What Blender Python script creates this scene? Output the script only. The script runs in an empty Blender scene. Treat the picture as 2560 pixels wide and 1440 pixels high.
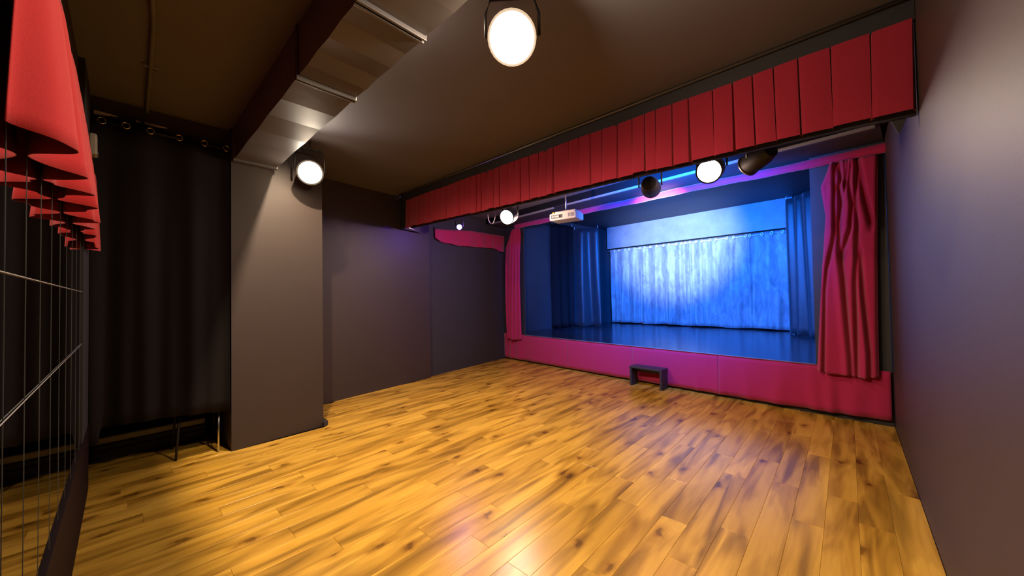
import bpy, bmesh, math, random
from mathutils import Vector, Matrix
random.seed(4)
S = bpy.context.scene
COL = S.collection
PI = math.pi
R = math.radians

# ------------------------------------------------------------------ camera
cam_d = bpy.data.cameras.new('camera')
cam = bpy.data.objects.new('camera', cam_d); COL.objects.link(cam)
yaw, pit, rol = R(42.886), R(1.195), R(-1.007)
fw = Vector((-math.sin(yaw)*math.cos(pit), math.cos(yaw)*math.cos(pit), math.sin(pit)))
rt = Vector((math.cos(yaw), math.sin(yaw), 0)); up = rt.cross(fw)
rt, up = rt*math.cos(rol)+up*math.sin(rol), up*math.cos(rol)-rt*math.sin(rol)
M = Matrix((rt, up, -fw)).transposed().to_4x4(); M.translation = Vector((0, 0, 1.5))
cam.matrix_world = M
cam_d.sensor_width = 36.0; cam_d.lens = 902.4/2560*36.0; cam_d.clip_start = 0.02
S.camera = cam

# ------------------------------------------------------------------ world, exposure
w = bpy.data.worlds.new('world'); S.world = w; w.use_nodes = True
w.node_tree.nodes['Background'].inputs[0].default_value = (0.02, 0.018, 0.02, 1)
w.node_tree.nodes['Background'].inputs[1].default_value = 0.1
vs = S.view_settings
vs.view_transform = 'Standard'; vs.look = 'None'; vs.gamma = 1.0; vs.use_curve_mapping = False
vs.exposure = 0.0
S.cycles.use_denoising = True
S.cycles.max_bounces = 10
S.cycles.sample_clamp_indirect = 4.0
S.cycles.caustics_reflective = False

WARM = (1.0, 0.76, 0.50)
P_HOUSE = 13.0       # visible lamp under the ceiling
P_GLOW = 66.0         # added point light beside it, standing in for lens glare on the ceiling
P_GLOW2 = 6.0  # added point light by the pillar lamp, lifts the duct underside
P_PILLAR = 9.0      # lamp by the pillar
P_DOWN = 280.0       # each ceiling downlight in front of the duct
P_BAR = 40.0         # warm lamps of the lamp bar
P_BLUE = 30.0        # blue lamp at the left end of the bar
P_STAGE = 4600.0      # whitish stage spotlight
P_FLOOD = 1700.0
P_WIDE = 2900.0      # wide blue stage lamp on the bar
P_FILL = 88.0        # added point lights by the bar lamps, brighten the stage front      # P_FLOOD: added unseen blue flood

# ------------------------------------------------------------------ helpers
def link(o, parent=None):
    COL.objects.link(o)
    if parent is not None: o.parent = parent
    return o
def tag(o, label=None, cat=None, group=None, kind=None):
    if label: o['label'] = label
    if cat: o['category'] = cat
    if group: o['group'] = group
    if kind: o['kind'] = kind
    return o
def thing(name, loc, label, cat, group=None, rz=0.0):
    o = bpy.data.objects.new(name, None); COL.objects.link(o)
    o.empty_display_size = 0.1
    o.location = loc; o.rotation_euler = (0, 0, rz)
    return tag(o, label, cat, group)
def inv(parent):
    """world -> local of a parent Empty placed with location and z-rotation"""
    if parent is None: return Matrix.Identity(4)
    m = Matrix.Translation(parent.location) @ Matrix.Rotation(parent.rotation_euler.z, 4, 'Z')
    if parent.parent is not None: m = inv(parent.parent).inverted() @ m
    return m.inverted()
def fin(name, bm, mat, parent=None, smooth=False, bevel=0.0, local=False, solid=0.0, seg=2):
    me = bpy.data.meshes.new(name)
    bmesh.ops.recalc_face_normals(bm, faces=bm.faces[:])
    if parent is not None and not local: bm.transform(inv(parent))
    if smooth:
        for f in bm.faces: f.smooth = True
    bm.to_mesh(me); bm.free()
    me.materials.append(mat)
    o = bpy.data.objects.new(name, me); link(o, parent)
    if solid:
        m = o.modifiers.new('solid', 'SOLIDIFY'); m.thickness = solid; m.offset = 0
    if bevel:
        m = o.modifiers.new('bevel', 'BEVEL'); m.width = bevel; m.segments = seg; m.limit_method = 'ANGLE'
    return o
def abox(bm, lo, hi, mx=None):
    vs_ = [Vector((x, y, z)) for x in (lo[0], hi[0]) for y in (lo[1], hi[1]) for z in (lo[2], hi[2])]
    if mx is not None: vs_ = [mx @ v for v in vs_]
    v = [bm.verts.new(p) for p in vs_]
    for f in ((0,1,3,2),(4,6,7,5),(0,4,5,1),(2,3,7,6),(0,2,6,4),(1,5,7,3)): bm.faces.new([v[i] for i in f])
def box(name, lo, hi, mat, parent=None, bevel=0.0, mx=None, local=False):
    bm = bmesh.new(); abox(bm, lo, hi, mx)
    return fin(name, bm, mat, parent, bevel=bevel, local=local)
def prism(name, pts, z0, z1, mat, parent=None, bevel=0.0):
    bm = bmesh.new()
    a = [bm.verts.new((x, y, z0)) for x, y in pts]; b = [bm.verts.new((x, y, z1)) for x, y in pts]
    n = len(pts)
    bm.faces.new(a[::-1]); bm.faces.new(b)
    for i in range(n): bm.faces.new((a[i], a[(i+1) % n], b[(i+1) % n], b[i]))
    return fin(name, bm, mat, parent, bevel=bevel)
def atube(bm, pts, r, n=10, closed=False):
    pts = [Vector(p) for p in pts]; rings = []
    N = len(pts)
    for i, p in enumerate(pts):
        if closed: d = pts[(i+1) % N]-pts[i-1]
        else: d = pts[min(i+1, N-1)]-pts[max(i-1, 0)]
        d.normalize()
        h = Vector((0, 0, 1)) if abs(d.z) < 0.9 else Vector((1, 0, 0))
        a = d.cross(h).normalized(); b = d.cross(a)
        rr = r[i] if isinstance(r, (list, tuple)) else r
        rings.append([bm.verts.new(p+a*rr*math.cos(2*PI*k/n)+b*rr*math.sin(2*PI*k/n)) for k in range(n)])
    for i in range(N if closed else N-1):
        A, B = rings[i], rings[(i+1) % N]
        for k in range(n): bm.faces.new((A[k], A[(k+1) % n], B[(k+1) % n], B[k]))
    if not closed:
        bm.faces.new(rings[0][::-1]); bm.faces.new(rings[-1])
def tube(name, pts, r, mat, parent=None, n=10, closed=False, local=False):
    bm = bmesh.new(); atube(bm, pts, r, n, closed)
    return fin(name, bm, mat, parent, smooth=True, local=local)
def lathe(name, prof, mat, parent, mx=None, n=28, smooth=True, ring=False):
    """prof: (radius, axial) along local +Z"""
    bm = bmesh.new(); rings = []
    for r, z in prof:
        rings.append([bm.verts.new((r*math.cos(2*PI*k/n), r*math.sin(2*PI*k/n), z)) for k in range(n)])
    for A, B in zip(rings, rings[1:]):
        for k in range(n): bm.faces.new((A[k], A[(k+1) % n], B[(k+1) % n], B[k]))
    if ring:
        for k in range(n): bm.faces.new((rings[-1][k], rings[-1][(k+1) % n], rings[0][(k+1) % n], rings[0][k]))
    else:
        bm.faces.new(rings[0][::-1]); bm.faces.new(rings[-1])
    if mx is not None: bm.transform(mx)
    o = fin(name, bm, mat, parent, smooth=smooth, local=True)
    m = o.modifiers.new('es', 'EDGE_SPLIT'); m.split_angle = R(35)
    return o
def sheet(name, nu, nv, fn, mat, parent=None, solid=0.004, us=None, smooth=True):
    bm = bmesh.new()
    us = us or [i/nu for i in range(nu+1)]
    g = [[bm.verts.new(fn(u, j/nv)) for j in range(nv+1)] for u in us]
    for i in range(len(us)-1):
        for j in range(nv): bm.faces.new((g[i][j], g[i+1][j], g[i+1][j+1], g[i][j+1]))
    return fin(name, bm, mat, parent, smooth=smooth, solid=solid)
def interp(pts, t):
    """piecewise linear, pts sorted by first value"""
    if t <= pts[0][0]: return pts[0][1]
    for (a, va), (b, vb) in zip(pts, pts[1:]):
        if t <= b: return va+(vb-va)*(t-a)/(b-a)
    return pts[-1][1]
def sm(a, b, x):
    t = max(0.0, min(1.0, (x-a)/(b-a))); return t*t*(3-2*t)

# ------------------------------------------------------------------ materials
def mat(name, col, rough=0.6, metal=0.0, spec=0.5, sheen=0.0, noise=None, bump=None, coat=0.0):
    """noise: (scale, amount) brightness mottling; bump: (scale, strength)"""
    m = bpy.data.materials.new(name); m.use_nodes = True
    nt = m.node_tree; N, L = nt.nodes, nt.links; b = N['Principled BSDF']
    b.inputs['Roughness'].default_value = rough; b.inputs['Metallic'].default_value = metal
    b.inputs['Specular IOR Level'].default_value = spec
    if sheen:
        b.inputs['Sheen Weight'].default_value = sheen; b.inputs['Sheen Roughness'].default_value = 0.5
    b.inputs['Coat Weight'].default_value = coat
    b.inputs['Base Color'].default_value = (*col, 1)
    tc = N.new('ShaderNodeTexCoord')
    if noise:
        n = N.new('ShaderNodeTexNoise'); n.inputs['Scale'].default_value = noise[0]; n.inputs['Detail'].default_value = 5
        L.new(tc.outputs['Object'], n.inputs['Vector'])
        mr = N.new('ShaderNodeMapRange'); mr.inputs[1].default_value = 0.3; mr.inputs[2].default_value = 0.7
        mr.inputs[3].default_value = 1-noise[1]; mr.inputs[4].default_value = 1+noise[1]
        L.new(n.outputs['Fac'], mr.inputs[0])
        mx = N.new('ShaderNodeVectorMath'); mx.operation = 'SCALE'; mx.inputs[0].default_value = col
        L.new(mr.outputs[0], mx.inputs['Scale']); L.new(mx.outputs[0], b.inputs['Base Color'])
    if bump:
        n2 = N.new('ShaderNodeTexNoise'); n2.inputs['Scale'].default_value = bump[0]; n2.inputs['Detail'].default_value = 3
        L.new(tc.outputs['Object'], n2.inputs['Vector'])
        bp = N.new('ShaderNodeBump'); bp.inputs['Strength'].default_value = bump[1]; bp.inputs['Distance'].default_value = 0.004
        L.new(n2.outputs['Fac'], bp.inputs['Height']); L.new(bp.outputs[0], b.inputs['Normal'])
    return m
def emit(name, col, s):
    m = bpy.data.materials.new(name); m.use_nodes = True
    b = m.node_tree.nodes['Principled BSDF']
    b.inputs['Base Color'].default_value = (0.8, 0.8, 0.8, 1)
    b.inputs['Emission Color'].default_value = (*col, 1); b.inputs['Emission Strength'].default_value = s
    return m
def wood():
    m = bpy.data.materials.new('oak_laminate'); m.use_nodes = True
    nt = m.node_tree; N, L = nt.nodes, nt.links; b = N['Principled BSDF']
    tc = N.new('ShaderNodeTexCoord'); oi = N.new('ShaderNodeObjectInfo')
    off = N.new('ShaderNodeVectorMath'); off.operation = 'SCALE'; off.inputs[0].default_value = (37.0, 91.0, 13.0)
    L.new(oi.outputs['Random'], off.inputs['Scale'])
    ad = N.new('ShaderNodeVectorMath'); ad.operation = 'ADD'
    L.new(tc.outputs['Object'], ad.inputs[0]); L.new(off.outputs[0], ad.inputs[1])
    def mp(sx, sy):
        k = N.new('ShaderNodeVectorMath'); k.operation = 'MULTIPLY'; k.inputs[1].default_value = (sx, sy, 1)
        L.new(ad.outputs[0], k.inputs[0]); return k.outputs[0]
    def noise(vec, sc, det=4, dist=0.0, rough=0.5):
        n = N.new('ShaderNodeTexNoise'); n.inputs['Scale'].default_value = sc; n.inputs['Detail'].default_value = det
        n.inputs['Distortion'].default_value = dist; n.inputs['Roughness'].default_value = rough
        L.new(vec, n.inputs['Vector']); return n.outputs['Fac']
    def ramp(fac, st):
        r = N.new('ShaderNodeValToRGB'); e = r.color_ramp.elements
        e[0].position, e[0].color = st[0][0], (*st[0][1], 1); e[1].position, e[1].color = st[-1][0], (*st[-1][1], 1)
        for p, c in st[1:-1]:
            q = e.new(p); q.color = (*c, 1)
        L.new(fac, r.inputs[0]); return r.outputs[0]
    def mul(a, bb, f=1.0):
        x = N.new('ShaderNodeMix'); x.data_type = 'RGBA'; x.blend_type = 'MULTIPLY'; x.inputs[0].default_value = f
        L.new(a, x.inputs[6]); L.new(bb, x.inputs[7]); return x.outputs[2]
    base = ramp(noise(mp(6, 0.8), 1.0, 3, 0.5), [(0.28, (0.50, 0.265, 0.030)), (0.5, (0.62, 0.350, 0.045)), (0.75, (0.70, 0.410, 0.065))])
    streak = ramp(noise(mp(7.5, 1.05), 1.0, 2, 0.9), [(0.32, (0.32, 0.28, 0.20)), (0.44, (0.66, 0.61, 0.52)), (0.57, (1, 1, 1))])
    fine = ramp(noise(mp(70, 2.4), 1.0, 5, 0.3), [(0.25, (0.86, 0.84, 0.80)), (0.6, (1.03, 1.02, 1.02))])
    col = mul(mul(base, streak, 0.85), fine, 0.6)
    # knots: sparse distorted cells
    dn = N.new('ShaderNodeTexNoise'); dn.inputs['Scale'].default_value = 11; L.new(ad.outputs[0], dn.inputs['Vector'])
    dv = N.new('ShaderNodeMix'); dv.data_type = 'VECTOR'; dv.inputs[0].default_value = 0.07
    L.new(mp(1, 0.5), dv.inputs[4]); L.new(dn.outputs['Color'], dv.inputs[5])
    vo = N.new('ShaderNodeTexVoronoi'); vo.inputs['Scale'].default_value = 2.6; vo.voronoi_dimensions = '2D'
    L.new(dv.outputs[1], vo.inputs['Vector'])
    knot = ramp(vo.outputs['Distance'], [(0.03, (0.22, 0.16, 0.10)), (0.055, (0.55, 0.47, 0.38)), (0.09, (0.80, 0.75, 0.68)), (0.17, (1, 1, 1))])
    col = mul(col, knot, 0.85)
    tint = ramp(oi.outputs['Random'], [(0.0, (0.86, 0.84, 0.82)), (0.5, (1, 1, 1)), (1.0, (1.08, 1.07, 1.06))])
    col = mul(col, tint)
    L.new(col, b.inputs['Base Color'])
    b.inputs['Roughness'].default_value = 0.27
    b.inputs['Specular IOR Level'].default_value = 0.45
    bp = N.new('ShaderNodeBump'); bp.inputs['Strength'].default_value = 0.12; bp.inputs['Distance'].default_value = 0.002
    L.new(noise(mp(60, 2.5), 1.0, 4), bp.inputs['Height']); L.new(bp.outputs[0], b.inputs['Normal'])
    return m
def velvet():
    """crushed grey velvet of the stage back curtain"""
    m = mat('crushed_velvet', (0.3, 0.3, 0.32), rough=0.55, sheen=0.6)
    nt = m.node_tree; N, L = nt.nodes, nt.links; b = N['Principled BSDF']
    tc = N.new('ShaderNodeTexCoord')
    k = N.new('ShaderNodeVectorMath'); k.operation = 'MULTIPLY'; k.inputs[1].default_value = (5.0, 5.0, 1.6)
    L.new(tc.outputs['Object'], k.inputs[0])
    n = N.new('ShaderNodeTexNoise'); n.inputs['Scale'].default_value = 1.3; n.inputs['Detail'].default_value = 7; n.inputs['Distortion'].default_value = 1.1
    n.inputs['Roughness'].default_value = 0.68
    L.new(k.outputs[0], n.inputs['Vector'])
    r = N.new('ShaderNodeValToRGB'); e = r.color_ramp.elements
    e[0].position, e[0].color = 0.36, (0.15, 0.15, 0.17, 1); e[1].position, e[1].color = 0.66, (0.36, 0.36, 0.37, 1)
    L.new(n.outputs['Fac'], r.inputs[0]); L.new(r.outputs[0], b.inputs['Base Color'])
    return m

WALL = (0.036, 0.0238, 0.0215)
m_wall = mat('black_wall_paint', WALL, 0.55, noise=(1.2, 0.06), bump=(220, 0.12))
m_wall2 = mat('rough_black_plaster', (0.032, 0.029, 0.036), 0.75, noise=(60, 0.15), bump=(160, 0.6))
m_ceil = mat('black_ceiling_paint', (0.106, 0.103, 0.130), 0.6, noise=(0.9, 0.08), bump=(180, 0.15))
m_duct = mat('painted_duct_metal', (0.082, 0.076, 0.084), 0.42, noise=(3.0, 0.12), bump=(6, 0.25))
m_black = mat('matt_black_board', (0.022, 0.020, 0.022), 0.7)
m_flat = mat('black_stage_flat', (0.026, 0.026, 0.030), 0.65, noise=(2, 0.1))
m_red = mat('red_felt', (0.37, 0.016, 0.042), 0.85, spec=0.2, sheen=0.25, noise=(420, 0.16), bump=(500, 0.3))
m_redv = mat('scarlet_felt', (0.56, 0.026, 0.028), 0.85, spec=0.2, sheen=0.2, noise=(420, 0.12), bump=(500, 0.3))
m_pink = mat('crimson_felt', (0.42, 0.018, 0.085), 0.85, spec=0.2, sheen=0.25, noise=(420, 0.16), bump=(500, 0.3))
m_bcurt = mat('black_blackout_cloth', (0.0105, 0.0085, 0.0095), 0.8, spec=0.12, noise=(300, 0.12), bump=(400, 0.2))
m_wing = mat('dark_satin_wing_cloth', (0.030, 0.030, 0.034), 0.42, spec=0.4, sheen=0.12, noise=(8, 0.15))
m_vel = velvet()
m_plaster = mat('pale_grey_plaster', (0.25, 0.25, 0.27), 0.6, noise=(5, 0.12), bump=(40, 0.5))
m_stfloor = mat('black_stage_floor_vinyl', (0.016, 0.016, 0.020), 0.20, spec=0.9, noise=(3, 0.15))
m_stwall = mat('black_stage_wall_paint', (0.036, 0.036, 0.042), 0.6, noise=(2, 0.1), bump=(120, 0.2))
m_wood = wood()
m_sub = mat('underlay', (0.10, 0.06, 0.03), 0.9)
m_mirror = mat('mirror_silver', (0.74, 0.74, 0.74), 0.012, metal=1.0)
m_glassedge = mat('edge_trim_paint', (0.42, 0.40, 0.37), 0.5)
m_base = mat('dark_red_brown_board', (0.0115, 0.0045, 0.004), 0.7, spec=0.1)
m_can = mat('black_lamp_housing', (0.018, 0.016, 0.015), 0.5, spec=0.3)
m_rim = mat('tin_lamp_rim', (0.55, 0.50, 0.42), 0.3, metal=1.0)
m_steel = mat('steel_rod', (0.62, 0.60, 0.58), 0.3, metal=1.0)
m_brass = mat('brass_eyelet', (0.80, 0.62, 0.25), 0.22, metal=1.0)
m_chrome = mat('bright_nickel_paint', (0.85, 0.85, 0.85), 0.35)
m_lens = emit('lamp_lens_glow', (1.0, 0.90, 0.74), 95.0)
m_blue = emit('blue_led_lens_glow', (0.25, 0.42, 1.0), 90.0)
m_dull = mat('unlit_lamp_glass', (0.35, 0.33, 0.32), 0.12)
m_white = mat('off_white_plastic', (0.42, 0.40, 0.36), 0.4)
m_dgrey = mat('dark_port_plastic', (0.05, 0.05, 0.05), 0.5)
m_yel = mat('yellow_plug', (0.7, 0.35, 0.02), 0.5)
m_pale = mat('pale_lintel_paint', (0.80, 0.74, 0.70), 0.6)
m_bench = mat('black_painted_mdf', (0.028, 0.026, 0.032), 0.5, noise=(12, 0.1))
m_batten = mat('grey_painted_batten', (0.17, 0.17, 0.19), 0.4)
m_grey = mat('grey_vinyl', (0.30, 0.29, 0.30), 0.5, noise=(10, 0.2))

# ------------------------------------------------------------------ structure
ZC = 3.25
FA = R(-5.178)                               # the stage front runs a little askew to the room
FM = Matrix.Translation((-6.07, 6.26, 0)) @ Matrix.Rotation(FA, 4, 'Z')     # front frame: u along, v into stage
FL = 6.43                                    # front length
def st(o, label=None):
    o['kind'] = 'structure'
    if label: o['label'] = label
    return o

floor = st(box('floor', (-6.4, -0.45, -0.10), (0.6, 6.4, -0.0125), m_sub), 'yellow oak laminate floor of knotty planks')
st(box('ceiling', (-6.4, -0.45, ZC), (0.6, 6.6, ZC+0.12), m_ceil), 'black painted ceiling over the hall')
st(box('wall_right', (0.34, -0.45, -0.02), (0.54, 11.2, 3.9), m_wall), 'smooth dark grey wall at the right of the hall')
st(box('wall_back', (-6.4, -0.45, -0.02), (0.5, -0.225, ZC+0.05), m_wall), 'dark wall behind the mirrors')
pil = st(prism('column', [(-4.52, 0.735), (-4.567, 1.61), (-6.3, 1.61), (-6.3, 0.735)], 0, ZC, m_wall), 'dark grey square pillar beside the black curtain')
st(prism('baseboard_column', [(-4.515, 1.60), (-4.565, 1.66), (-6.2, 1.66), (-6.2, 1.60)], 0, 0.055, m_black), 'black base block at the foot of the pillar')
st(prism('wall_left', [(-5.47, 1.60), (-5.725, 3.90), (-6.5, 3.90), (-6.5, 1.60)], 0, ZC, m_wall), 'dark grey wall panel between pillar and stage corner')
st(prism('wall_left_corner', [(-5.79, 3.88), (-6.075, 6.30), (-6.6, 6.30), (-6.6, 3.88)], 0, ZC, m_wall2), 'rough black wall beside the stage')
st(box('wall_alcove', (-6.4, -0.45, 0), (-6.0, 0.8, ZC), m_wall2), 'black wall at the back of the curtained alcove')
lintel = st(box('lintel_alcove', (-4.72, -0.22, 3.075), (-4.62, 0.74, ZC), m_wall), 'black lintel over the curtained alcove')
# proscenium wall of the stage: header, two flats, black base
header = st(box('wall_front', (0.0, -0.62, 3.125), (FL, 0.12, 3.75), m_flat, mx=FM), 'black header above the stage opening')
st(box('wall_front_left', (0.0, 0.0, 0.59), (0.70, 0.04, 3.13), m_flat, mx=FM), 'narrow black flat at the left of the stage')
st(box('wall_front_right', (5.79, 0.0, 0.59), (FL, 0.04, 3.13), m_flat, mx=FM), 'black flat at the right of the stage behind the red curtain')
st(box('baseboard_front', (0.0, 0.02, 0.0), (FL, 0.06, 0.58), m_black, mx=FM), 'black base board under the red stage skirt')
box('shade_strip', (0.0, -0.635, 3.135), (FL, -0.622, 3.25), mat('shade_black', (0.006, 0.006, 0.007), 0.9, spec=0.1), header, mx=FM)  # near-black strip stands in for shade on the header face
# stage box
st(prism('floor_stage', [(-6.07, 6.30), (0.34, 5.72), (0.34, 11.0), (-6.3, 11.0)], 0.0, 0.595, m_stfloor), 'glossy black stage floor')
st(box('ceiling_stage', (-6.5, 5.5, 3.56), (0.6, 11.0, 3.70), m_stwall), 'black ceiling over the stage')
st(prism('wall_stage_left', [(-6.00, 6.32), (-5.66, 10.5), (-6.5, 10.5), (-6.5, 6.32)], 0.5, 3.6, m_stwall), 'black side wall at the left of the stage')
st(prism('wall_stage_back', [(-6.3, 10.62), (0.5, 10.08), (0.5, 10.9), (-6.3, 10.9)], 0.5, 3.6, m_stwall), 'black rear wall behind the stage curtain')
st(prism('wall_stage_upper', [(-5.47, 10.30), (-0.83, 9.98), (-0.83, 10.30), (-5.47, 10.56)], 2.90, 3.58, m_plaster), 'pale plaster wall band above the stage back curtain, lit blue')

# planks of the hall floor, each its own piece
def plank_mesh(nm, w_, l_):
    bm = bmesh.new(); g = 0.0004; c = 0.0010
    lo = [(g, g), (w_-g, g), (w_-g, l_-g), (g, l_-g)]
    li = [(g+c, g+c), (w_-g-c, g+c), (w_-g-c, l_-g-c), (g+c, l_-g-c)]
    A = [bm.verts.new((x, y, -0.0125)) for x, y in lo]; B = [bm.verts.new((x, y, -c)) for x, y in lo]
    C = [bm.verts.new((x, y, 0)) for x, y in li]
    bm.faces.new(A[::-1]); bm.faces.new(C)
    for i in range(4):
        j = (i+1) % 4
        bm.faces.new((A[i], A[j], B[j], B[i])); bm.faces.new((B[i], B[j], C[j], C[i]))
    bmesh.ops.recalc_face_normals(bm, faces=bm.faces[:])
    me = bpy.data.meshes.new(nm); bm.to_mesh(me); bm.free(); me.materials.append(m_wood); return me
PW, PLN = 0.162, 1.285
pm_full = plank_mesh('plank', PW, PLN)
cache = {}
x = 0.338-PW
row = 0
while x > -6.15:
    y0 = -0.225 if x > -4.55 else (-0.225 if x > -5.99 else 99)
    spans = []
    if x+PW > -4.5: spans = [(-0.225, 6.27-0.0906*(x+6.07))]
    else:
        if x+PW > -5.98: spans.append((-0.225, 0.735))
        yb = 1.61 if x+PW > -5.45 else None
        if x+PW > -5.47: spans.append((1.61, 6.27-0.0906*(x+6.07)))
        elif x+PW > -5.78: spans.append((1.7+(-5.45-(x+PW))/0.111, 6.27))
        else: spans.append((3.9+(-5.79-(x+PW))/0.118, 6.29))
    offs = ((row*0.4243+0.11*math.sin(row*2.3)) % 1.0)*PLN
    for a, b in spans:
        k = math.floor((a-offs)/PLN)
        while True:
            s0 = offs+k*PLN; s1 = s0+PLN
            if s0 >= b: break
            c0, c1 = max(s0, a), min(s1, b)
            if c1-c0 > 0.02:
                if abs(c1-c0-PLN) < 1e-6: me = pm_full
                else:
                    me = plank_mesh('plank', PW, c1-c0)
                o = bpy.data.objects.new('plank', me); o.location = (x, c0, 0); link(o, floor)
            k += 1
    x -= PW; row += 1

# ------------------------------------------------------------------ ventilation duct under the ceiling
duct = thing('ventilation_duct', (-2.1, 0.94, 2.92), 'rectangular black air duct under the ceiling, running to the pillar top', 'duct')
YD0, YD1 = 0.75, 1.115
def duct_bay(x0, x1, n):
    """one bay of the duct: its underside creased across into slightly tilted strips"""
    bm = bmesh.new()
    xs = [x0+(x1-x0)*i/n for i in range(n+1)]
    prev = None
    for i in range(n):
        a, b = xs[i], xs[i+1]
        za, zb = 2.920-0.009*(i % 2), 2.920-0.009*((i+1) % 2)
        for (xx, zz) in ((a, za), (b, zb)):
            ring = [bm.verts.new((xx, YD0, zz)), bm.verts.new((xx, YD1, zz)), bm.verts.new((xx, YD1, 3.25)), bm.verts.new((xx, YD0, 3.25))]
            if prev:
                for k in range(4): bm.faces.new((prev[k], prev[(k+1) % 4], ring[(k+1) % 4], ring[k]))
            prev = ring
    return fin('duct_bay', bm, m_duct, duct)
duct_bay(-4.55, -2.545, 6); duct_bay(-2.515, -1.685, 5); duct_bay(-1.645, 0.34, 8)
for xf in (-4.46, -2.53, -1.665):
    bm = bmesh.new()
    abox(bm, (xf-0.022, YD0-0.012, 2.896), (xf-0.006, YD1+0.008, 3.25)); abox(bm, (xf+0.006, YD0-0.012, 2.896), (xf+0.022, YD1+0.008, 3.25))
    abox(bm, (xf-0.006, YD0, 2.925), (xf+0.006, YD1, 3.25))
    fin('flange', bm, m_duct, duct, bevel=0.003)

# ------------------------------------------------------------------ front valance
val = thing('stage_valance', (-2.5, 3.2, 2.6), 'long pleated red valance hung across the hall under the ceiling in front of the stage', 'valance')
PX = [-5.36,-5.22,-5.05,-4.92,-4.80,-4.65,-4.51,-4.37,-4.24,-4.07,-3.94,-3.81,-3.70,-3.58,-3.50,-3.38,-3.26,-3.15,-3.00,-2.89,-2.80,-2.67,-2.53,-2.41,-2.32,-2.12,-1.99,-1.86,-1.73,-1.57,-1.42,-1.30,-1.20,-1.06,-0.93,-0.75,-0.61,-0.48,-0.35,-0.21,-0.04,0.15,0.332]
def val_bottom(x): return interp([(-5.4, 2.665), (-4.2, 2.640), (-3.5, 2.618), (-1.76, 2.603), (0.0, 2.575), (0.34, 2.562)], x)
def val_panel(i0, i1):
    us, ys = [], []
    rr = random.Random(i0)
    for i in range(i0, i1):
        a, b = PX[i], PX[i+1]; w_ = b-a; bulge = rr.uniform(0.000, 0.005); lean = rr.uniform(-0.003, 0.006)
        for f, y in ((0.0, 0.050), (0.006/w_, 0.002), (0.16, -bulge*0.7), (0.4, -bulge), (0.65, -bulge*0.8+lean*0.5), (0.85, lean), (1-0.006/w_, lean+0.002)):
            us.append(a+f*w_); ys.append((y, i))
    us.append(PX[i1]); ys.append((0.050, i1))
    amp = {i: rr.uniform(-0.018, 0.018) for i in range(i0, i1+2)}
    dz = {i: rr.uniform(-0.006, 0.006) for i in range(i0, i1+2)}
    tab = dict(zip(us, ys))
    def fn(u, v):
        y, i = tab[u]
        k = 0.5+0.5*v
        xx = u+amp[i]*v*(0 if u in (PX[0], PX[-1]) else 1)
        zb = val_bottom(u)+dz[i]
        z = 3.118+(zb-3.118)*v
        flare = -0.03*v if u < -5.2 else 0.0
        return (min(xx+flare, 0.333), 3.2+y*k-0.012*v+0.006*math.sin(u*7+v*2), z)
    o = sheet('fabric_panel', 0, 7, fn, m_red, val, solid=0.003, us=us, smooth=False)
    return o
idx = [0, 14, 29, 41, 42]
for a, b in zip(idx, idx[1:]): val_panel(a, b)
box('backing_board', (-5.655, 3.258, 2.68), (0.335, 3.278, 3.22), m_black, val)
bm = bmesh.new()
for xa, xb in zip([-5.3, -4.2, -3.5, -1.76, 0.0], [-4.2, -3.5, -1.76, 0.0, 0.335]):
    za, zb = val_bottom(xa)-0.014, val_bottom(xb)-0.014
    q = [bm.verts.new(p) for p in ((xa,3.252,za),(xb,3.252,zb),(xb,3.279,zb),(xa,3.279,za),(xa,3.252,2.72),(xb,3.252,2.72),(xb,3.279,2.72),(xa,3.279,2.72))]
    for f in ((0,1,2,3),(4,7,6,5),(0,4,5,1),(1,5,6,2),(2,6,7,3),(3,7,4,0)): bm.faces.new([q[i] for i in f])
fin('bottom_batten', bm, m_black, val)
box('fascia', (-5.52, 3.205, 3.105), (0.338, 3.235, 3.25), m_black, val)
tube('curtain_track', [(-5.52, 3.185, 3.236), (0.335, 3.185, 3.236)], 0.012, mat('track_paint', (0.10, 0.085, 0.07), 0.4), val)
tube('support_arm', [(-5.93, 3.98, 2.67), (-5.62, 3.60, 2.675), (-5.40, 3.27, 2.68)], 0.014, m_steel, val)
for xx in (-5.58, -5.66):
    tube('track_hook', [(xx, 3.20, 3.25), (xx, 3.20, 3.20), (xx+0.02, 3.20, 3.19)], 0.007, m_brass, val, n=6)
bm = bmesh.new()
q = [bm.verts.new(p) for p in ((0.225, 3.27, 2.560), (0.300, 3.27, 2.562), (0.262, 3.275, 2.455), (0.225, 3.275, 2.560), (0.300, 3.275, 2.562), (0.262, 3.280, 2.455))]
for f in ((0,1,2),(3,5,4),(0,3,4,1),(1,4,5,2),(2,5,3,0)): bm.faces.new([q[i] for i in f])
fin('cloth_tail', bm, m_black, val)

# ------------------------------------------------------------------ header batten, pink drape of the stage opening
bat = thing('header_batten', tuple(FM @ Vector((3.2, -0.63, 3.10))), 'grey batten along the lower edge of the black stage header, broken behind the projector', 'batten', rz=FA)
for u0, u1 in ((0.35, 2.19), (2.50, 6.40)):
    box('batten_rail', (u0, -0.655, 3.095), (u1, -0.615, 3.127), m_batten, bat, bevel=0.004, mx=FM)
def pink_fn(u, v):
    uu = 0.50+u*(6.455-0.50)
    a = v*2*PI
    zc = interp([(0.5, 3.085), (3.5, 3.072), (6.46, 3.028)], uu)+0.006*math.sin(uu*3.1)
    return FM @ Vector((uu, -0.062-0.035*math.cos(a), zc+0.052*math.sin(a)*(1+0.06*math.sin(uu*11))))
tag(sheet('opening_drape', 90, 12, pink_fn, m_pink, None, solid=0), 'crimson cloth roll stretched along the top edge of the stage opening', 'drape')

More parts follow.
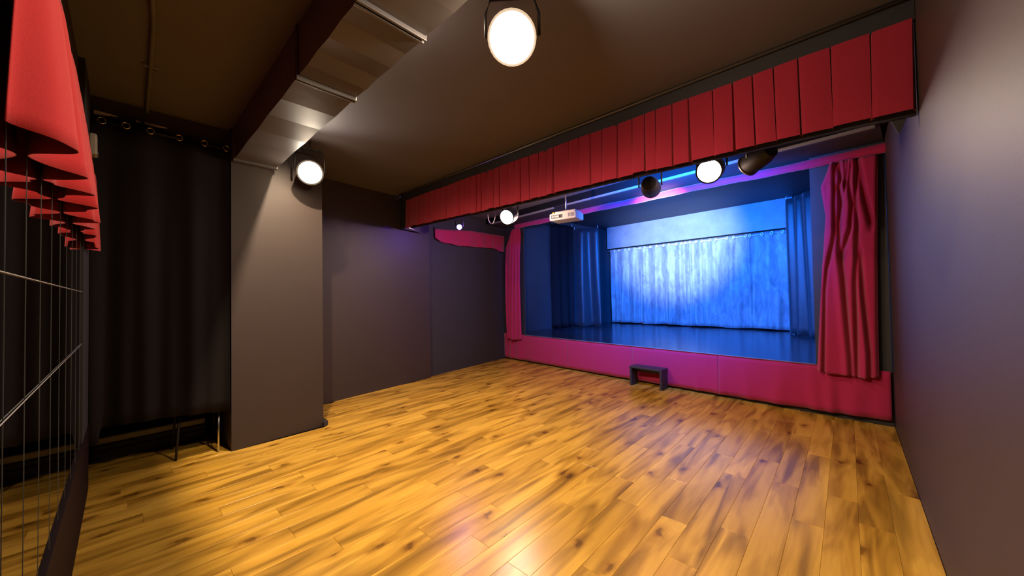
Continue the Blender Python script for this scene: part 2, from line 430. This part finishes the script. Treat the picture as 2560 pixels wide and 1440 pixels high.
# stage skirt
def skirt_fn(u, v):
    uu = 0.01+u*(FL-0.02)
    f = 0.5+0.5*v
    y = -0.030
    for c, wd, am in ((0.25, 0.05, 0.02), (0.5, 0.09, 0.02), (1.1, 0.2, 0.006), (1.9, 0.1, 0.004), (2.6, 0.04, 0.006), (3.36, 0.02, 0.008), (3.62, 0.012, 0.010), (3.9, 0.1, 0.012), (4.4, 0.05, 0.014), (4.75, 0.07, 0.018), (5.05, 0.06, 0.014), (5.42, 0.09, 0.026), (5.75, 0.06, 0.022), (5.92, 0.05, 0.026), (6.15, 0.12, 0.016)):
        d = (uu-c-0.05*(v-0.5)*math.sin(c*9))/wd
        y -= 1.5*am*math.exp(-d*d)*(0.15+0.85*v)
    y -= 0.008*math.sin(uu*21+2*math.sin(uu*3))*v*(0.5+0.5*math.sin(uu*2.3))
    zt = 0.605; zb = interp([(0, 0.035), (3, 0.03), (5.2, 0.045), (6.43, 0.075)], uu)
    return FM @ Vector((uu, y, zt+(zb-zt)*v))
sk = thing('stage_skirt', tuple(FM @ Vector((3.2, -0.03, 0.03))), 'crimson cloth skirt along the stage front from floor to stage edge', 'stage skirt', rz=FA)
us = sorted(set([i/240 for i in range(241)]))
cuts = [0.0, 0.302, 0.523, 0.733, 1.0]
for a, b in zip(cuts, cuts[1:]):
    n = int((b-a)*260)
    sheet('skirt_panel', 0, 8, skirt_fn, m_pink, sk, solid=0.004, us=[a+(b-a-0.0006)*i/n for i in range(n+1)])
box('edge_trim', (0.72, -0.046, 0.600), (5.79, 0.0, 0.606), mat('edge_paint', (0.20, 0.18, 0.20), 0.4), sk, mx=FM)

# ------------------------------------------------------------------ red side curtains of the stage
def fold_curtain(label, name, left, right, zt, zb, valleys, yoff, nu, nv, pm, seed, base_amp, freq):
    """left/right: (z, u) outlines from top to bottom; valleys: ([(z,u)...], depth, width)"""
    L_ = sorted(left); R_ = sorted(right)
    V_ = [(sorted(p), d, wd) for p, d, wd in valleys]
    rr = random.Random(seed); ph = rr.uniform(0, 6)
    def fn(s, v):
        zt_ = zt[0]+(zt[1]-zt[0])*s; zb_ = interp(zb, s)
        z = zt_+(zb_-zt_)*v
        a, b = interp(L_, z), interp(R_, z)
        u = a+(b-a)*s
        y = yoff-0.05-0.012*math.sin(v*PI)
        y -= base_amp*(0.4+0.6*v)*math.sin(freq*s+ph+0.9*math.sin(3*v+ph))
        for p, d, wd in V_:
            if p[0][0]-0.15 <= z <= p[-1][0]+0.15:
                k = sm(p[0][0]-0.15, p[0][0]+0.02, z)*(1-sm(p[-1][0]-0.02, p[-1][0]+0.15, z))
                dx = (u-interp(p, z))
                t = dx/wd
                y += k*d*math.exp(-t*t)                     # valley goes towards the stage
                t2 = (dx+wd*2.1)/(wd*1.6)
                y -= k*d*0.45*math.exp(-t2*t2)              # soft lip in front of it
        e = min(s, 1-s)
        y += 0.03*math.exp(-e*e/0.0012)
        return FM @ Vector((u, y, z))
    t = thing(name, tuple(FM @ Vector((left[-1][1], yoff, zb[0][1]))), label, 'curtain', 'red curtains at the sides of the stage', rz=FA)
    sheet('curtain_cloth', nu, nv, fn, pm, t, solid=0.004)
    return t
V = [([(3.013,6.034),(2.474,6.019),(2.164,6.011),(2.04,5.996),(1.754,5.933),(1.482,5.907),(0.956,5.887),(0.55,5.872)], 0.050, 0.016),
     ([(2.985,6.056),(2.768,6.088),(2.704,6.062),(2.505,6.074),(2.262,6.048),(1.952,6.051),(1.632,6.073),(1.275,6.086),(0.77,6.109),(0.54,6.111)], 0.060, 0.020),
     ([(2.9,6.172),(2.703,6.151),(2.465,6.168),(2.194,6.150),(1.919,6.066)], 0.055, 0.018),
     ([(2.96,6.213),(2.689,6.209),(2.49,6.197),(2.236,6.206),(1.88,6.19),(1.577,6.172),(1.176,6.168),(0.55,6.157)], 0.055, 0.018),
     ([(2.936,6.227),(2.524,6.273),(2.248,6.315)], 0.045, 0.024),
     ([(1.874,6.220),(1.475,6.230),(1.13,6.249),(0.788,6.266),(0.55,6.262)], 0.055, 0.018),
     ([(3.0,6.12),(2.85,6.122),(2.68,6.11)], 0.035, 0.010), ([(3.0,6.145),(2.85,6.14),(2.72,6.12)], 0.03, 0.010)]
rc = fold_curtain('heavily creased crimson curtain gathered at the right side of the stage', 'stage_curtain',
    [(3.03, 6.016), (2.725, 5.900), (2.374, 5.936), (1.904, 5.902), (1.144, 5.852), (0.5, 5.812)],
    [(3.03, 6.389), (1.862, 6.352), (1.163, 6.339), (0.5, 6.331)], (2.983, 2.968),
    [(0.0, 0.545), (0.14, 0.535), (0.15, 0.520), (0.5, 0.522), (0.72, 0.512), (0.86, 0.512), (0.88, 0.525), (1.0, 0.532)], V, -0.05, 150, 90, m_pink, 3, 0.010, 9)
VL = [([(2.9, 0.45), (2.3, 0.40), (1.7, 0.36), (1.0, 0.33), (0.5, 0.30)], 0.045, 0.022),
      ([(3.0, 0.56), (2.4, 0.50), (1.6, 0.46), (0.9, 0.44), (0.5, 0.43)], 0.045, 0.02),
      ([(3.0, 0.60), (2.2, 0.58), (1.4, 0.56), (0.5, 0.54)], 0.04, 0.018), ([(2.2, 0.25), (1.4, 0.24), (0.5, 0.22)], 0.04, 0.02)]
fold_curtain('narrow crimson curtain hanging at the left side of the stage beside the black wall', 'stage_curtain',
    [(3.133, 0.477), (2.628, 0.182), (1.871, 0.133), (0.924, 0.151), (0.48, 0.168)],
    [(3.12, 0.652), (2.845, 0.685), (2.395, 0.647), (1.85, 0.632), (0.5, 0.650)], (3.030, 3.028),
    [(0.0, 0.49), (0.5, 0.475), (1.0, 0.50)], VL, -0.05, 80, 60, m_pink, 5, 0.014, 8)

# pelmet on the left wall
def pelmet_fn(u, v):
    yy = 4.06+u*(6.235-4.06)
    xw = -5.80-0.118*(yy-3.88)
    zt = interp([(0, 2.80), (0.45, 2.90), (1, 2.93)], u)
    zb = interp([(0, 2.635), (0.03, 2.595), (0.1, 2.565), (0.3, 2.545), (0.6, 2.575), (0.85, 2.60), (0.88, 2.565), (0.94, 2.535), (1, 2.56)], u)
    z = zt+(zb-zt)*v
    xx = xw+0.06+0.018*v*math.sin(u*34+1.5*math.sin(u*9))+0.008*math.sin(u*75)*v
    return (xx, yy, z)
pel = thing('wall_pelmet', (-5.9, 5.1, 2.55), 'short crimson pelmet along the left wall between valance and stage', 'pelmet')
sheet('pelmet_cloth', 110, 6, pelmet_fn, m_pink, pel, solid=0.004)
prism('pelmet_rail', [(-5.80, 4.06), (-5.77, 4.06), (-6.012, 6.14), (-6.045, 6.14)], 2.80, 2.84, m_black, pel)

# ------------------------------------------------------------------ stage back curtains on a rod with eyelets
YBL, YBR = 10.36, 10.03
def yb(x): return YBL+(YBR-YBL)*(x+5.47)/(4.64)
EY = [-5.22,-5.08,-4.86,-4.74,-4.57,-4.40,-4.25,-4.08,-3.90,-3.70,-3.55,-3.35,-3.22,-3.12,-3.00,-2.85,-2.71,-2.52,-2.38,-2.13,-1.99,-1.73,-1.65,-1.41,-1.22,-1.02]
def wave(x, eyes):
    """curtain crosses the rod at every eyelet, in front of it between pairs"""
    if x <= eyes[0]: return -1.0
    for i in range(len(eyes)-1):
        if x <= eyes[i+1]:
            t = (x-eyes[i])/(eyes[i+1]-eyes[i]); s = 1.0 if i % 2 == 0 else -1.0
            return s*math.sin(PI*t)
    return -1.0*min(1, (x-eyes[-1])/0.1)
def back_panel(x0, x1, eyes, label, seed):
    t = thing('back_curtain', ((x0+x1)/2, yb((x0+x1)/2), 0.63), label, 'curtain', 'crushed velvet curtains at the back of the stage')
    def fn(u, v):
        x = x0+(x1-x0)*u
        a = 0.028+0.05*v
        low = 0.04*math.sin(x*8.1+seed)+0.03*math.sin(x*17+seed*2)
        y = yb(x)+wave(x, eyes)*a*(1-0.55*v)+low*v*1.1+0.012*math.sin(x*31+3*v)*v
        zb = 0.625+0.01*math.sin(x*5+seed)
        return (x+0.01*math.sin(v*7+x*9)*v, y, 2.862+(zb-2.862)*v)
    sheet('velvet_panel', 150, 26, fn, m_vel, t, solid=0.003)
    for e in eyes:
        pts = [(e+0.034*math.cos(k*PI/6)*0.7, yb(e)-0.055-0.008*math.cos(k*PI/6), 2.815+0.034*math.sin(k*PI/6)) for k in range(12)]
        tube('eyelet', pts, 0.010, m_chrome, t, n=6, closed=True)
    return t
back_panel(-5.38, -3.055, EY[:14], 'left velvet curtain on the stage back wall, brightest with blue light', 1.0)
back_panel(-3.045, -0.86, EY[14:], 'right velvet curtain on the stage back wall', 2.6)
tag(tube('curtain_rod', [(-5.46, yb(-5.46)-0.012, 2.815), (-0.84, yb(-0.84)-0.012, 2.815)], 0.012, m_chrome), 'thin chrome rod carrying the velvet curtains at the back of the stage', 'curtain rod')

# wing curtains and black leg on stage
def wing(name, label, pts, zt, zb, amp, n, flare=0.0, seed=0, m=None, solid=0.004):
    (xa, ya), (xb, yb_) = pts
    d = Vector((xb-xa, yb_-ya, 0)); ln = d.length; d.normalize(); nrm = Vector((-d.y, d.x, 0))
    t = thing(name, ((xa+xb)/2, (ya+yb_)/2, zb), label, 'curtain')
    def fn(u, v):
        ctr = 0.5
        s = (u-ctr)*(1+flare*v)+ctr
        ph = u*n*2*PI+seed
        a = amp*(0.55+0.6*v)
        off = a*math.sin(ph+0.5*math.sin(2.5*v+seed))+a*0.5*math.sin(ph*0.53+seed*2+v)
        p = Vector((xa, ya, 0))+d*(ln*s)+nrm*off
        return (p.x, p.y, zt+(zb+0.012*math.sin(ph)-zt)*v)
    sheet('wing_cloth', 90, 20, fn, m or m_wing, t, solid=solid)
    for e in (0.03, 0.97):
        p = Vector((xa, ya, 0))+d*(ln*e)
        tube('hook', [(p.x, p.y, zt-0.02), (p.x, p.y-0.01, zt+0.05), (p.x+0.02, p.y-0.01, zt+0.08)], 0.009, m_chrome, t, n=6)
    return t
wing('wing_curtain', 'shiny dark wing curtain at the left rear of the stage', ((-5.66, 8.72), (-5.05, 9.02)), 3.36, 0.61, 0.06, 1.7, 0.10, 1.0)
wing('wing_curtain', 'dark wing curtain at the right rear of the stage', ((-0.92, 9.55), (-0.30, 8.75)), 3.42, 0.61, 0.045, 4.0, 0.10, 2.0)
wing('leg_curtain', 'black leg curtain hanging along the left stage wall', ((-5.80, 7.85), (-5.62, 8.60)), 3.42, 0.61, 0.03, 2.5, 0.0, 0.5, m_bcurt)

# ------------------------------------------------------------------ lamps
def aim(d, loc=(0, 0, 0)):
    q = Vector(d).to_track_quat('Z', 'Y').to_matrix().to_4x4(); q.translation = Vector(loc); return q
def par_can(name, loc, d, lens_m, label, r=0.11, depth=0.24, top=None, group=None, yoke=True, rim=True):
    """housing points along d; loc is the lens centre; top is the height it hangs from"""
    loc = Vector(loc); d = Vector(d).normalized()
    t = thing(name, tuple(loc), label, 'lamp', group)
    mx = aim(d)
    lathe('housing', [(r*0.35, -depth), (r*0.75, -depth*0.93), (r*0.98, -depth*0.62), (r, -depth*0.2), (r*1.02, 0.015), (r*0.93, 0.015), (r*0.92, -0.015)], m_can, t, mx)
    lathe('lens', [(r*0.90, -0.012), (r*0.86, 0.004), (r*0.6, 0.014), (r*0.25, 0.02), (0.002, 0.021)], lens_m, t, mx)
    if rim: lathe('rim', [(r*0.93, 0.014), (r*1.06, 0.014), (r*1.06, 0.024), (r*0.93, 0.024)], m_rim if rim == 2 else m_can, t, mx, ring=True)
    if yoke and top:
        side = d.cross(Vector((0, 0, 1))).normalized(); c = -d*depth*0.4
        A = c+side*(r+0.02); B = c-side*(r+0.02); h = min(top-loc.z-c.z-0.03, r+0.12)
        upv = Vector((0, 0, h))
        tube('yoke', [A, A+upv*0.6, A+upv-side*0.03, B+upv+side*0.03, B+upv*0.6, B], 0.009, m_can, t, n=6, local=True)
        tube('hanger', [c+upv, Vector((c.x, c.y, top-loc.z-0.002))], 0.011, m_can, t, n=8, local=True)
    return t
def spot(loc, d, power, col, ang, blend, rad=0.06, parent=None):
    l = bpy.data.lights.new('spot_light', 'SPOT'); l.energy = power; l.color = col
    l.spot_size = R(ang); l.spot_blend = blend; l.shadow_soft_size = rad
    o = bpy.data.objects.new('spot_light', l); COL.objects.link(o)
    o.matrix_world = aim([-c for c in d], loc)
    return o
def lamp_with_light(loc, d, power, col, ang, blend, **k):
    t = par_can(loc=loc, d=d, **k)
    p = Vector(loc)+Vector(d).normalized()*0.06
    spot(tuple(p), d, power, col, ang, blend)
    return t
# bar across the hall behind the valance
tag(tube('lamp_bar', [(-5.80, 4.0, 3.02), (0.335, 4.0, 3.02)], 0.024, m_can), 'black pipe carrying the stage lamps behind the valance', 'pipe')
GB = 'stage lamps on the bar behind the valance'
lamp_with_light((-3.74, 3.95, 2.690), (0.25, -1.0, -0.50), P_BAR, WARM, 165, 0.5, name='stage_lamp', lens_m=m_lens, label='lit warm stage lamp on the bar, just left of the projector', r=0.115, top=2.985, group=GB)
lamp_with_light((-0.965, 3.93, 2.695), (0.0, -1.0, -0.45), P_BAR*0.45, WARM, 165, 0.5, name='stage_lamp', lens_m=m_lens, label='lit warm stage lamp on the bar near the right side', r=0.115, top=2.985, group=GB)
par_can('led_lamp', (-4.86, 3.93, 2.695), (0.75, -0.70, -0.25), m_blue, label='small lit blue lamp at the left end of the bar before the pelmet', r=0.045, depth=0.10, top=2.985, group=GB)
# unlit-looking cans that point into the stage
fx = par_can('stage_lamp', (-1.62, 4.12, 2.70), (-0.30, 1.0, 0.02), m_dull, 'black stage lamp on the bar between projector and bright right lamp, pointed at the stage', r=0.10, depth=0.26, top=2.985, group=GB, rim=2)
fy = par_can('stage_lamp', (-0.66, 4.10, 2.72), (-0.80, 0.6, -0.25), m_dull, 'black stage lamp with a pale front at the right end of the bar', r=0.10, depth=0.26, top=2.985, group=GB, rim=2)
spot((-1.67, 4.24, 2.705), (-1.72, 5.9, 0.16), P_STAGE, (0.58, 0.76, 1.0), 35, 1.0, 0.07)
spot((-1.67, 4.26, 2.705), (-0.9, 5.9, -0.5), P_WIDE, (0.002, 0.15, 1.0), 128, 1.0, 0.07)
def omni(loc, power, col):
    l = bpy.data.lights.new('point_light', 'POINT'); l.energy = power; l.color = col; l.shadow_soft_size = 0.05
    o = bpy.data.objects.new('point_light', l); COL.objects.link(o); o.location = loc
omni((-3.70, 4.13, 2.63), P_FILL, (1.0, 0.66, 0.54)); omni((-0.965, 4.10, 2.62), P_FILL*0.42, (1.0, 0.66, 0.54))  # added fill lights for pelmet, side curtains, skirt and far floor
omni((-4.80, 3.90, 2.64), P_BLUE, (0.22, 0.07, 1.0))
# an added, unseen blue flood behind the header, deepens the blue on stage
fl = par_can('added_flood', (-2.9, 6.6, 3.30), (0.0, 0.55, -0.8), m_dull, 'added unseen blue flood lamp under the stage ceiling behind the header', r=0.10, depth=0.14, top=3.56)
spot((-2.9, 6.68, 3.24), (0.0, 0.80, -0.60), P_FLOOD, (0.002, 0.155, 1.0), 128, 0.7, 0.10)
# loose cable loop beside the bright left lamp
tag(tube('cable_loop', [(-4.08+0.085*math.cos(a), 3.95, 2.80+0.16*math.sin(a)) for a in [PI+PI*k/14 for k in range(15)]], 0.005, mat('white_cable', (0.7, 0.66, 0.62), 0.5), n=6), 'thin white cable loop hanging beside the bright lamp left of the projector', 'cable')
# house lamp under the ceiling and the lamp by the pillar
lamp_with_light((-1.35, 1.49, 2.955), (0.52, -0.62, -0.75), P_HOUSE, WARM, 178, 0.3, name='house_lamp', lens_m=m_lens, rim=False, label='large glaring house lamp hung from the ceiling above the middle of the hall', r=0.135, depth=0.16, top=3.25)
lamp_with_light((-4.27, 1.385, 2.885), (0.90, -0.28, -0.45), P_PILLAR, WARM, 170, 0.4, name='house_lamp', lens_m=m_lens, label='glaring lamp below the duct end beside the pillar', r=0.125, depth=0.16, top=3.25)
gl = bpy.data.lights.new('point_light', 'POINT'); gl.energy = P_GLOW; gl.color = WARM; gl.shadow_soft_size = 0.06  # added point light, spreads a glare round the lamp over the ceiling
go = bpy.data.objects.new('point_light', gl); COL.objects.link(go); go.location = (-1.31, 1.44, 2.88)
gl2 = bpy.data.lights.new('point_light', 'POINT'); gl2.energy = P_GLOW2; gl2.color = WARM; gl2.shadow_soft_size = 0.06  # added point light, brightens the duct next to the pillar
go2 = bpy.data.objects.new('point_light', gl2); COL.objects.link(go2); go2.location = (-4.16, 1.35, 2.80)
# recessed-type downlights on the ceiling in front of the duct
for i, xx in enumerate((-3.7, -1.9)):
    t = thing('ceiling_downlight', (xx, 1.215, 3.25), ('round ceiling downlight in front of the duct, left one', 'round ceiling downlight in front of the duct, right one')[i], 'lamp', 'ceiling downlights in front of the duct')
    lathe('housing', [(0.09, 0.0), (0.09, -0.035), (0.075, -0.04), (0.07, -0.03)], m_can, t)
    lathe('lens', [(0.068, -0.028), (0.05, -0.033), (0.002, -0.034)], m_lens, t)
    spot((xx, 1.19, 3.20), (0, 0.10, -1), P_DOWN, WARM, 158, 0.75, 0.016)

# ------------------------------------------------------------------ projector
pj = thing('projector', (-3.30, 4.80, 2.70), 'off-white projector hung under the header in front of the stage, ports facing the hall', 'projector', rz=R(9))
box('casing', (-0.235, -0.05, 0.0), (0.235, 0.26, 0.115), m_white, pj, bevel=0.02, local=True)
box('top_cover', (-0.13, -0.056, 0.085), (0.225, 0.20, 0.135), m_white, pj, bevel=0.012, local=True)
box('port_panel', (-0.20, -0.054, 0.025), (0.0, -0.048, 0.085), m_dgrey, pj, bevel=0.002, local=True)
for a in (-0.175, -0.135):
    box('port', (a, -0.058, 0.045), (a+0.022, -0.052, 0.068), m_white, pj, local=True)
box('plug', (-0.10, -0.075, 0.035), (-0.045, -0.05, 0.070), m_grey, pj, bevel=0.004, local=True)
box('cable_plug', (-0.19, -0.03, 0.112), (-0.15, -0.01, 0.135), m_yel, pj, bevel=0.003, local=True)
for k in range(5): box('vent_slat', (0.10+0.022*k, -0.053, 0.03), (0.112+0.022*k, -0.048, 0.095), m_batten, pj, local=True)
tube('ceiling_pole', [(0.0, 0.09, 0.12), (0.0, 0.09, 0.55)], 0.014, m_steel, pj, local=True)
box('mount_plate', (-0.07, 0.03, 0.125), (0.07, 0.16, 0.142), m_can, pj, bevel=0.003, local=True)

# ------------------------------------------------------------------ bench at the stage front
bn = thing('step_bench', (-2.655, 5.645, 0), 'small black step bench standing on the floor before the stage skirt', 'bench', rz=R(-3))
BW, BD, BH = 0.535, 0.225, 0.315
box('seat', (0.0, 0.0, BH-0.030), (BW, BD, BH), m_bench, bn, bevel=0.003, local=True)
box('side_panel', (0.004, 0.004, 0.0), (0.036, BD-0.004, BH-0.030), m_bench, bn, bevel=0.002, local=True)
box('side_panel', (BW-0.036, 0.004, 0.0), (BW-0.004, BD-0.004, BH-0.030), m_bench, bn, bevel=0.002, local=True)
box('apron', (0.036, BD-0.055, BH-0.105), (BW-0.036, BD-0.035, BH-0.030), m_bench, bn, bevel=0.002, local=True)

# ------------------------------------------------------------------ alcove curtain
ac = thing('blackout_curtain', (-4.55, 0.27, 0.45), 'black eyelet curtain hung between the mirrors and the pillar', 'curtain')
EYL = [0.01, 0.16, 0.35, 0.53, 0.70]
def ac_fn(u, v):
    y = -0.195+u*(0.728+0.195)
    a = 0.018-0.006*v
    ph = (y-0.01)/0.175*PI
    x = -4.555+a*math.sin(ph)+0.010*math.sin(y*41+2)*v
    zt = 3.068+0.014*math.sin(ph*0.5+0.6)-0.012*sm(0.5, 1.0, u)
    zb = interp([(0, 0.33), (0.06, 0.34), (0.075, 0.465), (0.3, 0.455), (0.6, 0.44), (1, 0.40)], u)
    return (x, y, zt+(zb-zt)*v)
sheet('curtain_cloth', 110, 24, ac_fn, m_bcurt, ac, solid=0.004)
for e in EYL+[-0.13]:
    ph = (e-0.01)/0.175*PI
    pts = [(-4.535+0.018*math.sin(ph)+0.004, e+0.024*math.cos(k*PI/8), 3.028+0.026*math.sin(k*PI/8)) for k in range(16)]
    tube('eyelet', pts, 0.005, m_brass, ac, n=6, closed=True)
tag(tube('alcove_rod', [(-4.560, -0.20, 3.028), (-4.560, 0.735, 3.028)], 0.010, m_can), 'thin dark rod holding the black eyelet curtain of the alcove', 'curtain rod')
for a, b in ((-0.175, -0.04), (0.07, 0.10), (0.125, 0.27)):
    bm = bmesh.new()
    q = [bm.verts.new(p) for p in ((-4.605, a, 3.088), (-4.605, b, 3.114), (-4.605, b, 3.120), (-4.605, a, 3.126), (-4.62, a, 3.088), (-4.62, b, 3.114), (-4.62, b, 3.120), (-4.62, a, 3.126))]
    for f in ((0,1,2,3),(7,6,5,4),(0,4,5,1),(1,5,6,2),(2,6,7,3),(3,7,4,0)): bm.faces.new([q[i] for i in f])
    fin('bare_patch', bm, m_pale, lintel)
# things stored in the alcove, seen under the hem
mats_ = thing('stacked_mats', (-5.55, 0.2, 0), 'stack of dark grey mats on the floor behind the black curtain', 'mat')
for k, (z0, z1, m_) in enumerate(((0.0, 0.095, m_wall2), (0.098, 0.150, m_black), (0.153, 0.215, m_grey))):
    box('mat_layer', (-5.93+0.01*k, -0.20, z0), (-5.20-0.012*k, 0.62, z1), m_, mats_, bevel=0.012)
stl = thing('stool', (-4.80, 0.50, 0), 'dark metal stool half hidden behind the black curtain next to the pillar', 'stool')
box('seat', (-5.06, 0.34, 0.46), (-4.66, 0.70, 0.49), m_black, stl, bevel=0.01)
for (lx, ly, dx, dy) in ((-4.69, 0.66, 0.075, -0.012), (-4.69, 0.37, 0.02, -0.03), (-5.03, 0.66, -0.04, 0.02), (-5.03, 0.37, -0.04, -0.03)):
    tube('leg', [(lx+dx, ly+dy, 0.0), (lx, ly, 0.46)], 0.010, m_steel if dx == 0.075 else m_can, stl, n=8)
tube('stretcher', [(-4.665, 0.655, 0.16), (-5.045, 0.668, 0.16)], 0.007, m_can, stl, n=6)

# ------------------------------------------------------------------ mirrors on the back wall
mir = thing('mirror_wall', (-1.9, -0.2, 0.55), 'wall of tall narrow mirror strips behind the camera side, reaching to the black curtain', 'mirror')
xe = 0.33
k = 0
xs_ = [-1.52-0.2845*i for i in range(-6, 9)]
edges = [0.33]+[e for e in xs_ if e < 0.3 and e > -3.9]+[-3.95]
for a, b in zip(edges[1:], edges):
    box('mirror_panel', (a+0.0012, -0.222, 0.50), (b-0.0012, -0.200, 2.52), m_mirror, mir, bevel=0.0025)
for z in (1.578, 1.215):
    tube('trim_wire', [(0.33, -0.197, z), (-3.95, -0.197, z)], 0.0017, m_glassedge, mir, n=6)
for e in edges[1:-1]:
    box('joint_trim', (e-0.0008, -0.2005, 0.50), (e+0.0008, -0.1990, 2.52), mat('joint_metal', (0.10, 0.11, 0.10), 0.5) if e == edges[1] else bpy.data.materials['joint_metal'], mir)
st(box('baseboard_back', (-4.52, -0.225, 0.0), (0.338, -0.188, 0.515), m_base), 'dark red-brown board below the mirrors')
st(box('trim_1', (-4.52, -0.225, 0.50), (-3.95, -0.192, ZC), m_black), 'black post at the end of the mirrors')

# red valance above the mirrors
def bw_fn(u, v):
    x = -1.46-u*2.84
    s = -x
    k = v**0.8
    q = s-1.46
    ph = -1.4+q*2*PI/0.33+0.9*math.sin(q*1.7)+0.35*math.sin(q*5.3)
    c = math.sin(ph)+0.22*math.sin(2.3*ph+0.6)*sm(0.3, 0.8, q)
    fr = max(-1.0, min(1.0, c/1.1))
    far = 1-0.42*sm(3.0, 3.2, s)
    y = -0.158+0.012*fr*(1-k)+k*(0.018+0.056*fr)*far-0.012*(1-far)
    y = max(y+0.006*math.sin(s*58+1.5*math.sin(s*9))*(0.4+0.6*v), -0.194)
    zb = 1.935 if s < 3.9 else 1.90
    return (x, y, 2.50+(zb+0.008*math.sin(s*6)-2.50)*v)
bv = thing('mirror_valance', (-2.6, -0.15, 1.93), 'deeply folded bright red valance hung in front of the mirror tops', 'valance')
sheet("valance_cloth", 300, 12, bw_fn, m_redv, bv, solid=0.003)
tube('valance_rail', [(-1.44, -0.172, 2.49), (-4.30, -0.172, 2.49)], 0.010, m_can, bv)
box('bracket', (-1.99, -0.20, 2.47), (-1.95, -0.150, 2.545), m_white, bv, bevel=0.003)

eb = thing('emergency_light', (-4.50, -0.165, 2.70), 'small white plastic box on the post above the black curtain end', 'wall box')
box('casing', (-4.525, -0.192, 2.695), (-4.40, -0.150, 2.865), m_white, eb, bevel=0.010)
box('diffuser', (-4.515, -0.151, 2.70), (-4.41, -0.146, 2.735), m_grey, eb, bevel=0.002)

# conduit on the ceiling
cd = thing('ceiling_conduit', (-4.0, 0.125, 3.23), 'thin dark pipe along the ceiling above the mirror side', 'pipe')
tube('pipe', [(-2.2, 0.10, 3.228), (-2.89, 0.108, 3.222), (-3.1, 0.122, 3.226), (-3.69, 0.130, 3.224), (-4.4, 0.137, 3.228), (-4.99, 0.142, 3.226)], 0.013, mat('grey_conduit', (0.13, 0.13, 0.13), 0.4), cd, n=8)
for xc in (-3.72, -4.72):
    box('clamp', (xc-0.012, 0.095, 3.222), (xc+0.012, 0.17, 3.25), m_steel, cd, bevel=0.003)
